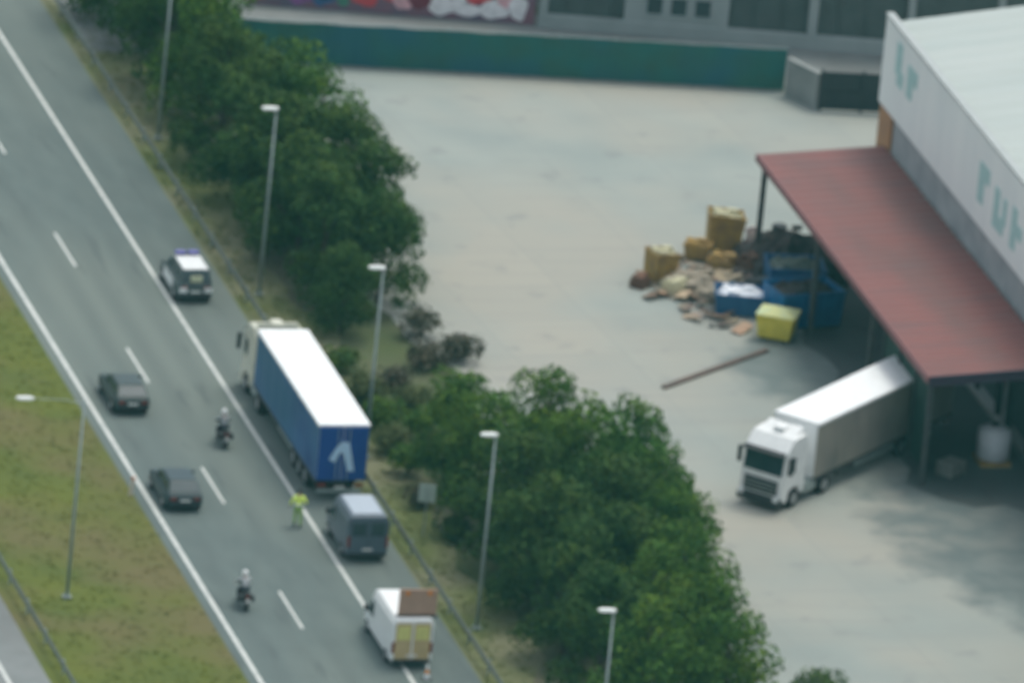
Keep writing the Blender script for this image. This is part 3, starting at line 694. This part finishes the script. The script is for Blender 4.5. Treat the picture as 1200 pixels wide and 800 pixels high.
# ---------------------------------------------------------------- people
def skin_mesh(verts, edges, radii, name, mt, parent, sub=1):
    me = bpy.data.meshes.new(name); me.from_pydata(verts, edges, [])
    o = bpy.data.objects.new(name, me); COL.objects.link(o)
    md = o.modifiers.new('skin', 'SKIN'); md.use_smooth_shade = True
    for i, r in enumerate(radii):
        sv = me.skin_vertices[0].data[i]; sv.radius = (r, r) if not isinstance(r, tuple) else r; sv.use_root = (i == 0)
    s = o.modifiers.new('sub', 'SUBSURF'); s.levels = sub; s.render_levels = sub
    dg = bpy.context.evaluated_depsgraph_get(); dg.update()
    nm = bpy.data.meshes.new_from_object(o.evaluated_get(dg)); bpy.data.objects.remove(o)
    nm.name = name; nm.materials.clear(); nm.materials.append(mt)
    for p in nm.polygons: p.use_smooth = True
    r = bpy.data.objects.new(name, nm); COL.objects.link(r); r.parent = parent
    return r
skinm = paint('skin', (.45,.27,.19), .6); hairm = paint('dark_hair', (.03,.02,.015), .8)
def person(label, loc, rz, J, jacket, trousers, headwear=None, hw_name='hair', group=None):
    """J: joints dict (pelvis, chest, neck, head, and L/R shoulder elbow wrist hip knee ankle toe)"""
    t = thing('person', label, 'person', loc, rz, group)
    V = []; E = []; Rr = []; ix = {}
    def v(k, p, r): ix[k] = len(V); V.append(tuple(p)); Rr.append(r)
    v('pelvis', J['pelvis'], (.15,.11)); v('chest', J['chest'], (.16,.11)); v('neck', J['neck'], .055); v('head', Vector(J['neck']).lerp(Vector(J['head']), .5), .075); v('top', J['head'], .095)
    E += [(0,1),(1,2),(2,3),(3,4)]
    for s in 'LR':
        v(s+'sh', J[s+'sh'], .062); v(s+'el', J[s+'el'], .045); v(s+'wr', J[s+'wr'], .03)
        v(s+'hip', J[s+'hip'], .09); v(s+'kn', J[s+'kn'], .058); v(s+'an', J[s+'an'], .042); v(s+'to', J[s+'to'], .035)
        E += [(ix['chest'],ix[s+'sh']),(ix[s+'sh'],ix[s+'el']),(ix[s+'el'],ix[s+'wr']),(0,ix[s+'hip']),(ix[s+'hip'],ix[s+'kn']),(ix[s+'kn'],ix[s+'an']),(ix[s+'an'],ix[s+'to'])]
        w_ = Vector(J[s+'wr']); d_ = (w_-Vector(J[s+'el'])).normalized(); sd = d_.cross(Vector((0,1,0)))
        sd = sd.normalized() if sd.length > .1 else Vector((1,0,0)); nrm_ = d_.cross(sd)
        pl = w_+d_*.06; v(s+'palm', pl, .028); E.append((ix[s+'wr'], ix[s+'palm']))
        for k, ln in enumerate((.065,.078,.072,.055)):
            b_ = pl+sd*(k-1.5)*.02+d_*.03; v(s+'f%d' % k, b_, .010); v(s+'g%d' % k, b_+d_*ln*.6+nrm_*.012, .009); v(s+'h%d' % k, b_+d_*ln*.85+nrm_*.035, .008)
            E += [(ix[s+'palm'], ix[s+'f%d' % k]), (ix[s+'f%d' % k], ix[s+'g%d' % k]), (ix[s+'g%d' % k], ix[s+'h%d' % k])]
        b_ = w_+d_*.03-sd*.03; v(s+'t0', b_, .011); v(s+'t1', b_+d_*.04-sd*.02+nrm_*.01, .009); E += [(ix[s+'wr'], ix[s+'t0']), (ix[s+'t0'], ix[s+'t1'])]
    skin_mesh(V, E, Rr, 'body', skinm, t, 1)
    # face features and hair / helmet
    h = Vector(J['head']); f = Vector(J.get('face', (0,1,0)))
    side = f.cross(Vector((0,0,1))).normalized()
    mb = MB()
    for s in (-1, 1): mb.box(*(lambda c: (c.x-.014, c.x+.014, c.y-.01, c.y+.01, c.z-.008, c.z+.008))(h+f*.088+side*.034*s))
    mb.build('eyes', darkpl, t)
    MB().tube([h+f*.085+Vector((0,0,.01)), h+f*.118-Vector((0,0,.03))], [.01,.016], 6).build('nose', skinm, t)
    MB().tube([h+f*.09-side*.025-Vector((0,0,.06)), h+f*.09+side*.025-Vector((0,0,.06))], .007, 6).build('mouth', paint('lips', (.35,.12,.10), .6), t)
    def dome(c, rad, zc, mt, nm, back=0):
        mb = MB(); n = 16; rings = []
        for k in range(9):
            a = -zc + (math.pi/2+zc)*k/8 - .0001*(k == 8); rings.append([c-f*back+Vector((rad*math.cos(a)*math.cos(q), rad*math.cos(a)*math.sin(q), rad*math.sin(a)*1.05)) for q in [2*math.pi*i/n for i in range(n)]])
        mb.loft(rings).build(nm, mt, t, smooth=True)
    if headwear: dome(h, .145, .6, headwear, 'helmet', .01)
    else: dome(h+Vector((0,0,.02)), .112, .15, hairm, 'hair', .03)
    # jacket
    c = Vector(J['chest']); p = Vector(J['pelvis'])
    VV = [tuple(p.lerp(c, -.08)), tuple(p.lerp(c,.5)), tuple(c), tuple(c.lerp(Vector(J['neck']), .75))]; EE = [(0,1),(1,2),(2,3)]; RR = [(.20,.16),(.185,.145),(.20,.145),.085]
    for s in 'LR':
        i = len(VV); VV += [J[s+'sh'], J[s+'el'], tuple(Vector(J[s+'el']).lerp(Vector(J[s+'wr']), .93))]; EE += [(2,i),(i,i+1),(i+1,i+2)]; RR += [.085,.066,.05]
    jk = skin_mesh(VV, EE, RR, 'jacket', jacket, t, 1)
    VV = [tuple(p)]; EE = []; RR = [(.175,.14)]
    for s in 'LR':
        i = len(VV); VV += [J[s+'hip'], J[s+'kn'], tuple(Vector(J[s+'kn']).lerp(Vector(J[s+'an']), .95))]; EE += [(0,i),(i,i+1),(i+1,i+2)]; RR += [.11,.08,.062]
    skin_mesh(VV, EE, RR, 'trousers', trousers, t, 1)
    for s in 'LR':
        a = Vector(J[s+'an']); b = Vector(J[s+'to']); MB().tube([a+Vector((0,0,.05)), a+Vector((0,0,-.02)), a.lerp(b,.6)-Vector((0,0,.01)), b], [.06,.065,.055,.04], 8).build('shoe', black, t, smooth=True)
    return t
hivis = paint('hi_vis_yellow', (.80,.98,.16), .6); navy = paint('navy_cloth', (.02,.025,.04), .9)
stand = dict(pelvis=(0,0,.95), chest=(0,.02,1.32), neck=(0,.03,1.50), head=(0,.05,1.66), Lsh=(-.19,.02,1.42), Rsh=(.19,.02,1.42),
    Lel=(-.34,-.02,1.16), Lwr=(-.40,.14,.95), Rel=(.34,.02,1.18), Rwr=(.30,.26,1.08), Lhip=(-.10,0,.90), Rhip=(.10,0,.90),
    Lkn=(-.13,.06,.50), Lan=(-.14,.10,.08), Lto=(-.16,.26,.04), Rkn=(.13,-.02,.50), Ran=(.14,-.10,.08), Rto=(.17,.06,.04))
t = person('person in bright yellow-green high-visibility jacket walking by the lorry rear', (2.95,-42.2,.012), R(-20), stand, hivis, paint('hivis_trousers', (.30,.48,.12), .8))
t.scale = (1.1, 1.1, 1.1)
silver = paint('reflective_tape', (.75,.78,.74), .3)
MB().tube([(.0,.0,1.05),(0,.0,1.11)], .215, 14).build('reflective_band', silver, t)

def motorcycle(label, loc, rz):
    t = thing('motorcycle', label, 'motorcycle', loc, rz, 'motorcycles riding between the lanes')
    for y in (.72, -.68):
        o = MB().disc((0,y,.32), (1,0,0), .32, .16).build('wheel', black, t)
        MB().disc((0,y,.32), (1,0,0), .19, .175, 14).build('rim', rimm, o)
    MB().loft([[(-a,y,z0),(a,y,z0),(a*.7,y,z1),(-a*.7,y,z1)] for y, a, z0, z1 in [(.55,.12,.55,.80),(.3,.20,.35,1.0),(0,.19,.30,.92),(-.35,.15,.45,.80),(-.85,.10,.72,.86)]]).build('fairing', paint('moto_dark', (.05,.055,.06), .35), t, bevel=.02)
    MB().box(-.13,.13,-.75,.02,.82,.92).build('seat', black, t, bevel=.03)
    MB().tube([(0,.72,.32),(0,.52,1.0)], .035, 6).build('fork', galv, t)
    MB().tube([(-.36,.36,1.05),(-.1,.48,1.06),(.1,.48,1.06),(.36,.36,1.05)], .018, 6).build('handlebar', darkpl, t)
    MB().hexa([(-.18,.52,.95),(.18,.52,.95),(.16,.50,.97),(-.16,.50,.97)], [(-.14,.36,1.3),(.14,.36,1.3),(.14,.34,1.3),(-.14,.34,1.3)]).build('windshield', glass, t)
    for s in (-1, 1):
        MB().box(s*.28-.10, s*.28+.10, -.82, -.38, .50, .78).build('pannier', darkpl, t, bevel=.04)
        MB().tube([(s*.16,.2,.28),(s*.2,-.7,.38)], [.03,.05], 8).build('exhaust', galv, t)
    MB().box(-.10,.10,-.93,-.86,.74,.82).build('tail_light', redl, t, bevel=.01)
    MB().box(-.10,.10,-.99,-.95,.50,.66).build('number_plate', plate_m, t)
    return t
ride = dict(pelvis=(0,-.28,1.02), chest=(0,-.12,1.38), neck=(0,-.05,1.54), head=(0,.0,1.70), Lsh=(-.19,-.10,1.46), Rsh=(.19,-.10,1.46),
    Lel=(-.34,.10,1.24), Lwr=(-.34,.30,1.09), Rel=(.34,.10,1.24), Rwr=(.34,.30,1.09), Lhip=(-.12,-.24,.99), Rhip=(.12,-.24,.99),
    Lkn=(-.25,.16,.82), Lan=(-.25,-.06,.40), Lto=(-.26,.10,.34), Rkn=(.25,.16,.82), Ran=(.25,-.06,.40), Rto=(.26,.10,.34))
helm = paint('white_helmet', (.85,.86,.84), .3)
for (x, y, l1, l2, jk) in [(1.8,-30.6,'dark motorcycle ridden beside the lorry, the further one','rider in white helmet on the motorcycle level with the lorry', paint('rider_grey',(.30,.32,.32),.8)),
                      (-2.3,-52.9,'dark motorcycle following behind the two dark cars, nearest one','rider in white helmet and pale jacket on the nearest motorcycle', paint('rider_pale',(.45,.47,.47),.8))]:
    motorcycle(l1, (x, y, .012), 0)
    person(l2, (x, y, .012), 0, ride, jk, navy, headwear=helm, group='motorcycle riders')

# ---------------------------------------------------------------- small things
t = thing('road_sign', 'small pale sign seen from behind, on a post beside the trees', 'sign', (9.1,-43.4,0), R(-12))
MB().tube([(0,0,-.05),(0,0,2.7)], .035, 8).build('post', galv, t)
MB().box(-.42,.42,.04,.07,1.75,2.7).build('sign_plate', paint('sign_back', (.42,.50,.44), .5), t, bevel=.01)
t = thing('marker_post', 'leaning pale marker post with orange top beside the left edge line', 'marker post', (-4.55,-37.9,0), 0)
o = MB().tube([(0,0,-.03),(.10,.05,.78)], [.10,.08], 8).build('post', paint('marker_pale', (.60,.52,.42), .6), t)
MB().tube([(.103,.052,.785),(.13,.062,.97)], [.10,.09], 8).build('reflector', paint('marker_orange', (.55,.25,.14), .5), o)
t = thing('traffic_cone', 'white and orange traffic cone behind the works van at the bottom edge', 'traffic cone', (4.6,-62.7,.012), 0)
MB().tube([(0,0,.04),(0,0,.75)], [.16,.04], 14).build('cone', white, t)
MB().tube([(0,0,.30),(0,0,.50)], [.120,.085], 14).build('band', amber, t)
MB().box(-.22,.22,-.22,.22,0,.04).build('base', darkpl, t)

kb = mat('rusty_kerb', (.16,.11,.09), (.11,.09,.08), scale=2, rough=.9)
a = Vector((26.7,-22.6)); b = Vector((33.6,-17.1)); d = b-a
t = thing('kerb', 'low brown kerb crossing the yard in front of the bins', 'kerb', (a.x, a.y, .012), math.atan2(d.y, d.x))
MB().box(0, d.length, -.14, .14, 0, .16).build('kerb_stone', kb, t, bevel=.02)

def skip_bin(name, label, cat, loc, rz, l, w_, h, bodym, fill, fillc, group=None, taper=.15):
    t = thing(name, label, cat, loc, rz, group); a, b = l/2, w_/2
    # walls (open top)
    lo = [(-a+taper,-b+taper*.5,0.06),(a-taper,-b+taper*.5,0.06),(a-taper,b-taper*.5,0.06),(-a+taper,b-taper*.5,0.06)]
    hi = [(-a,-b,h),(a,-b,h),(a,b,h),(-a,b,h)]; th = .07
    li = [(x*.93,y*.9,.14) for x,y,z in lo]; hin = [((abs(x)-th)*(1 if x>0 else -1),(abs(y)-th)*(1 if y>0 else -1),h) for x,y,z in hi]
    vs = lo+hi+li+hin; fs = [(0,3,2,1),(8,9,10,11)]
    for i in range(4):
        j = (i+1)%4; fs += [(i,j,4+j,4+i),(4+i,4+j,12+j,12+i),(12+i,12+j,8+j,8+i)]
    MB().add(vs, fs).build('bin_body', bodym, t, bevel=.015)
    for k in range(max(2, int(l/.7))):
        x = -a+taper+ (l-2*taper)*(k+.5)/max(2, int(l/.7))
        for s in (-1, 1): MB().hexa([(x-.04,s*(b-taper*.5),.1),(x+.04,s*(b-taper*.5),.1),(x+.04,s*(b-taper*.5+.05),.1),(x-.04,s*(b-taper*.5+.05),.1)],
                                    [(x-.04,s*b,h-.1),(x+.04,s*b,h-.1),(x+.04,s*(b+.05),h-.1),(x-.04,s*(b+.05),h-.1)]).build('rib', bodym, t)
    MB().box(-a-.03, a+.03, -b-.04, -b+.03, h+.004, h+.06).build('rim_bar', bodym, t)
    MB().box(-a-.03, a+.03, b-.03, b+.04, h+.004, h+.06).build('rim_bar', bodym, t)
    for s in (-1, 1): MB().box(-a+.25, a-.25, s*b*.6-.08, s*b*.6+.08, 0, .058).build('skid', chassis_m, t)
    if fill: heap(fill, None, None, None, l*.86, w_*.82, fill_h, fillc, t, (0, 0, h-.35), 5)
    return t
fill_h = .55
def heap(name, label, cat, loc, l, w_, h, mt, parent=None, off=(0,0,0), seed=1, n=16):
    rng = random.Random(seed); mb = MB(); vs = []; fs = []
    for j in range(n+1):
        for i in range(n+1):
            u, v = i/n*2-1, j/n*2-1; q = max(0, 1-max(abs(u), abs(v))**2.2)
            z = h*(q**.6)*(.75+.35*rng.random()) if q > 0 else 0
            vs.append((u*l/2+rng.uniform(-.04,.04), v*w_/2+rng.uniform(-.04,.04), z))
    for j in range(n):
        for i in range(n): a = j*(n+1)+i; fs.append((a, a+1, a+n+2, a+n+1))
    vs += [(-l/2,-w_/2,-.1),(l/2,-w_/2,-.1),(l/2,w_/2,-.1),(-l/2,w_/2,-.1)]; m_ = len(vs)-4; fs.append((m_+3, m_+2, m_+1, m_))
    for j in range(12):
        c = Vector((rng.uniform(-.4,.4)*l, rng.uniform(-.4,.4)*w_, h*rng.uniform(.5,1))); s = rng.uniform(.12,.28)
        mb.box(c.x-s, c.x+s, c.y-s*.6, c.y+s*.6, c.z-s*.4, c.z+s*.4)
    mb.add(vs, fs); o = mb.build(name, mt, parent)
    o.location = Vector(off) if parent else loc
    if not parent: tag(o, label, cat)
    return o
olive = mat('rusty_yellow', (.42,.28,.08), (.27,.18,.08), scale=1.5, rough=.8, coords='object')
paley = mat('pale_straw', (.58,.56,.38), (.48,.46,.30), scale=2, rough=.9, coords='object')
tan = mat('tan_rubble', (.34,.30,.23), (.26,.23,.18), scale=1.5, rough=.95, coords='object')
browns = mat('dark_scrap', (.035,.032,.035), (.065,.055,.05), scale=2, rough=.9, coords='object')
whites = mat('white_sacks', (.90,.92,.94), (.82,.86,.90), scale=2, rough=.7, coords='object')
blue1 = mat('blue_skip', (.02,.09,.22), (.03,.13,.26), scale=1.5, rough=.6, coords='object')
blue2 = mat('bright_blue', (.01,.16,.36), (.01,.10,.25), scale=1.2, rough=.5, coords='object')
yel = mat('yellow_plastic', (.78,.66,.10), (.62,.54,.08), scale=1.5, rough=.5, coords='object')
GB = 'bins and containers beside the canopy'
skip_bin('skip', 'small rusty yellow bin with pale load, leftmost of the heap in the yard', 'skip', (30.5,-6.6,.012), R(18), 1.45, 1.3, 1.5, olive, 'load', paley, GB)
skip_bin('skip', 'tall rusty yellow bin with pale load at the back of the heap', 'skip', (35.1,-1.9,.012), R(-8), 1.9, 1.5, 1.9, olive, 'load', paley, GB)
skip_bin('skip', 'low yellow-brown bin left of the tall rusty one', 'skip', (33.4,-3.4,.012), R(-24), 1.4, 1.1, .8, olive, 'load', olive, GB)
heap('rubble_heap', 'heap of pale tan rubble between the rusty bins and the blue skip', 'rubble', (32.0,-7.7,.0), 3.4, 3.6, .75, tan, seed=2)
t = thing('board_stack', 'pinkish pale board leaning against the tall rusty bin', 'board', (36.35,-3.3,.012), R(20))
MB().hexa([(-.4,-.3,0),(.4,-.3,0),(.4,-.2,0),(-.4,-.2,0)], [(-.4,.1,1.7),(.4,.1,1.7),(.4,.2,1.7),(-.4,.2,1.7)]).build('board', paint('pinkish', (.50,.42,.40), .8), t)
MB().hexa([(-.3,-.5,0),(.55,-.5,0),(.55,-.42,0),(-.3,-.42,0)], [(-.3,-.05,1.4),(.55,-.05,1.4),(.55,.03,1.4),(-.3,.03,1.4)]).build('board', paint('pinkish2', (.42,.36,.33), .8), t)
heap('scrap_heap', 'heap of dark brown scrap behind the blue containers', 'scrap', (38.0,-5.0,.0), 5.4, 4.8, 1.9, browns, seed=4)
skip_bin('skip', 'blue skip full of bright white sacks in front of the heap', 'skip', (33.7,-11.2,.012), R(-14), 2.8, 1.9, 1.1, blue1, 'load', whites, GB)
skip_bin('skip', 'bright blue container behind the yellow box, close to the canopy', 'skip', (36.6,-12.6,.012), R(12), 3.6, 2.4, 1.9, blue2, 'load', browns, GB)
skip_bin('skip', 'blue container with grey-green load further back by the canopy posts', 'skip', (37.2,-8.6,.012), R(-6), 3.0, 2.3, 1.7, blue1, 'load', mat('greygreen_load', (.20,.24,.20), (.13,.16,.14), scale=2, rough=.9, coords='object'), GB)
t = thing('yellow_box', 'bright yellow tapered box nearest the camera in front of the blue container', 'container', (34.6,-15.1,.012), R(-28)); t.scale = (1.12, 1.12, 1.12)
MB().hexa([(-.75,-.6,.1),(.75,-.6,.1),(.75,.6,.1),(-.75,.6,.1)], [(-.9,-.75,1.25),(.9,-.75,1.25),(.9,.75,1.25),(-.9,.75,1.25)]).build('box_body', yel, t, bevel=.08)
MB().hexa([(-.95,-.8,1.255),(.95,-.8,1.255),(.95,.8,1.255),(-.95,.8,1.255)], [(-.4,-.3,1.45),(.4,-.3,1.45),(.4,.3,1.45),(-.4,.3,1.45)]).build('lid', mat('pale_teal_lid', (.66,.66,.26), (.50,.60,.36), scale=2, rough=.6, coords='object'), t, bevel=.05)
for s in (-1, 1): MB().box(s*.5-.08, s*.5+.08, -.55, .55, 0, .098).build('foot', darkpl, t)
def crate(label, x, y, rz, l, w_, h, mt, z=.012):
    t = thing('crate', label, 'crate', (x, y, z), rz, 'loose crates lying in the heap')
    for k in range(max(2, int(h/.22))):
        z0 = .02+k*.22
        for sd in (-1, 1):
            MB().box(-l/2, l/2, sd*(w_/2)-.02, sd*(w_/2)+.02, z0, z0+.17).build('side_board', mt, t)
            MB().box(sd*(l/2-.025)-.02, sd*(l/2-.025)+.02, -w_/2+.021, w_/2-.021, z0, z0+.17).build('end_board', mt, t)
    MB().box(-l/2+.05, l/2-.05, -w_/2+.03, w_/2-.03, 0, .05).build('bottom', mt, t)
    heap('load', None, None, None, l*.85, w_*.8, .35, mt, t, (0, 0, h-.35), 9, 8)
rustm = mat('rust_brown', (.18,.09,.06), (.11,.07,.05), scale=3, rough=.9, coords='object')
crate('straw-coloured crate right in front of the leftmost rusty bin', 30.9, -8.7, R(20), 1.2, 1.0, .7, paley)
crate('brown crate lying between the rubble and the tall rusty bin', 34.3, -5.0, R(-30), 1.4, 1.1, .8, olive)
crate('rust-brown crate on the left flank of the dark scrap', 35.8, -5.6, R(35), 1.5, 1.1, 1.0, rustm)
crate('small dark crate right behind the white sacks', 35.2, -9.0, R(10), 1.3, 1.0, .9, chassis_m)
crate('pale crate at the foot of the rubble next to the blue skip', 32.4, -9.7, R(-12), 1.1, .9, .5, tan)
crate('rust-brown crate left of the leftmost rusty bin', 29.3, -7.6, R(45), .9, .8, .55, rustm)
t = thing('waste_drum', 'dark upright drum behind the scrap heap by the canopy corner', 'drum', (38.1,-2.0,.012), 0)
MB().tube([(0,0,0),(0,0,.05),(0,0,1.35),(0,0,1.4)], [.36,.4,.4,.36], 18).build('drum_body', darkpl, t)
for z in (.45, .9): MB().tube([(0,0,z-.03),(0,0,z+.03)], .415, 18).build('hoop', chassis_m, t)
mb = MB(); rg = random.Random(12)
for k in range(130):
    a = rg.uniform(0, 6.28); q = rg.random()**.7; x = 34.2+5.0*q*math.cos(a); y = -8.2+6.6*q*math.sin(a); z = rg.uniform(.03, .5*(1-q)+.08)
    l_, w_ = rg.uniform(.15,.75), rg.uniform(.08,.35); dx = Vector((math.cos(a*3), math.sin(a*3), rg.uniform(-.3,.5))).normalized(); dy = Vector((-dx.y, dx.x, rg.uniform(-.3,.3))).normalized()
    c_ = Vector((x, y, z+.1)); n_ = dx.cross(dy).normalized()*.03
    q4 = [c_-dx*l_-dy*w_, c_+dx*l_-dy*w_, c_+dx*l_+dy*w_, c_-dx*l_+dy*w_]
    mb.hexa(q4, [v+n_ for v in q4])
scr = mb.build('scraps', mat('scrap_mix', (.36,.30,.20), (.10,.085,.08), scale=.55, rough=.9, c3=(.30,.20,.14), scale3=.8, island=.5, contrast=(.42,.58)))
tag(scr, 'loose scraps and torn boards scattered among the bins and crates', 'scraps', kind='stuff')
for o_ in [o for o in bpy.data.objects if o.name.startswith('skip') and o.type == 'EMPTY'][:3]: o_.rotation_euler.x = R(random.uniform(-5, 5)); o_.rotation_euler.y = R(random.uniform(-6, 6)); o_.location.z += .05
# white tank under canopy
t = thing('storage_tank', 'round white plastic tank standing in the shade under the canopy', 'tank', (41.2,-33.0,.02), 0)
MB().tube([(0,0,.25),(0,0,.35),(0,0,1.75),(0,0,1.95),(0,0,2.0)], [.75,.85,.85,.5,.3], 24).build('tank_body', paint('tank_white', (.62,.66,.68), .5), t, smooth=True)
MB().tube([(0,0,2.0),(0,0,2.1)], .22, 12).build('lid', darkpl, t)
MB().box(-.8,.8,-.8,.8,0,.24).build('pallet', olive, t)
t = thing('pallet_stack', 'low grey stack of pallets in the shade beside the lorry trailer', 'pallets', (38.6,-34.6,.02), R(40))
for k in range(5):
    o = MB()
    for i in range(6): o.box(-.6, .6, -.5+i*.18, -.37+i*.18, .10+k*.14, .125+k*.14)
    for i in range(3): o.box(-.6+i*.53, -.46+i*.53, -.5, .53, k*.14, .098+k*.14)
    o.build('pallet', mat('grey_wood', (.26,.27,.24), (.2,.2,.18), scale=3, rough=.9, coords='object'), t)

# ---------------------------------------------------------------- haze
hb = MB().box(-1600, 1600, -1400, 1600, -1, 325).build('haze', asphalt); hb.data.materials.clear()
hm = bpy.data.materials.new('haze'); hm.use_nodes = True; n = hm.node_tree.nodes; n.clear()
o = n.new('ShaderNodeOutputMaterial'); pv = n.new('ShaderNodeVolumePrincipled')
pv.inputs['Color'].default_value = (.20, .80, .80, 1); pv.inputs['Density'].default_value = .000058; pv.inputs['Anisotropy'].default_value = 0
hm.node_tree.links.new(pv.outputs[0], o.inputs['Volume']); hb.data.materials.append(hm)
hb['kind'] = 'stuff'; hb['label'] = 'thin bluish haze filling the air'
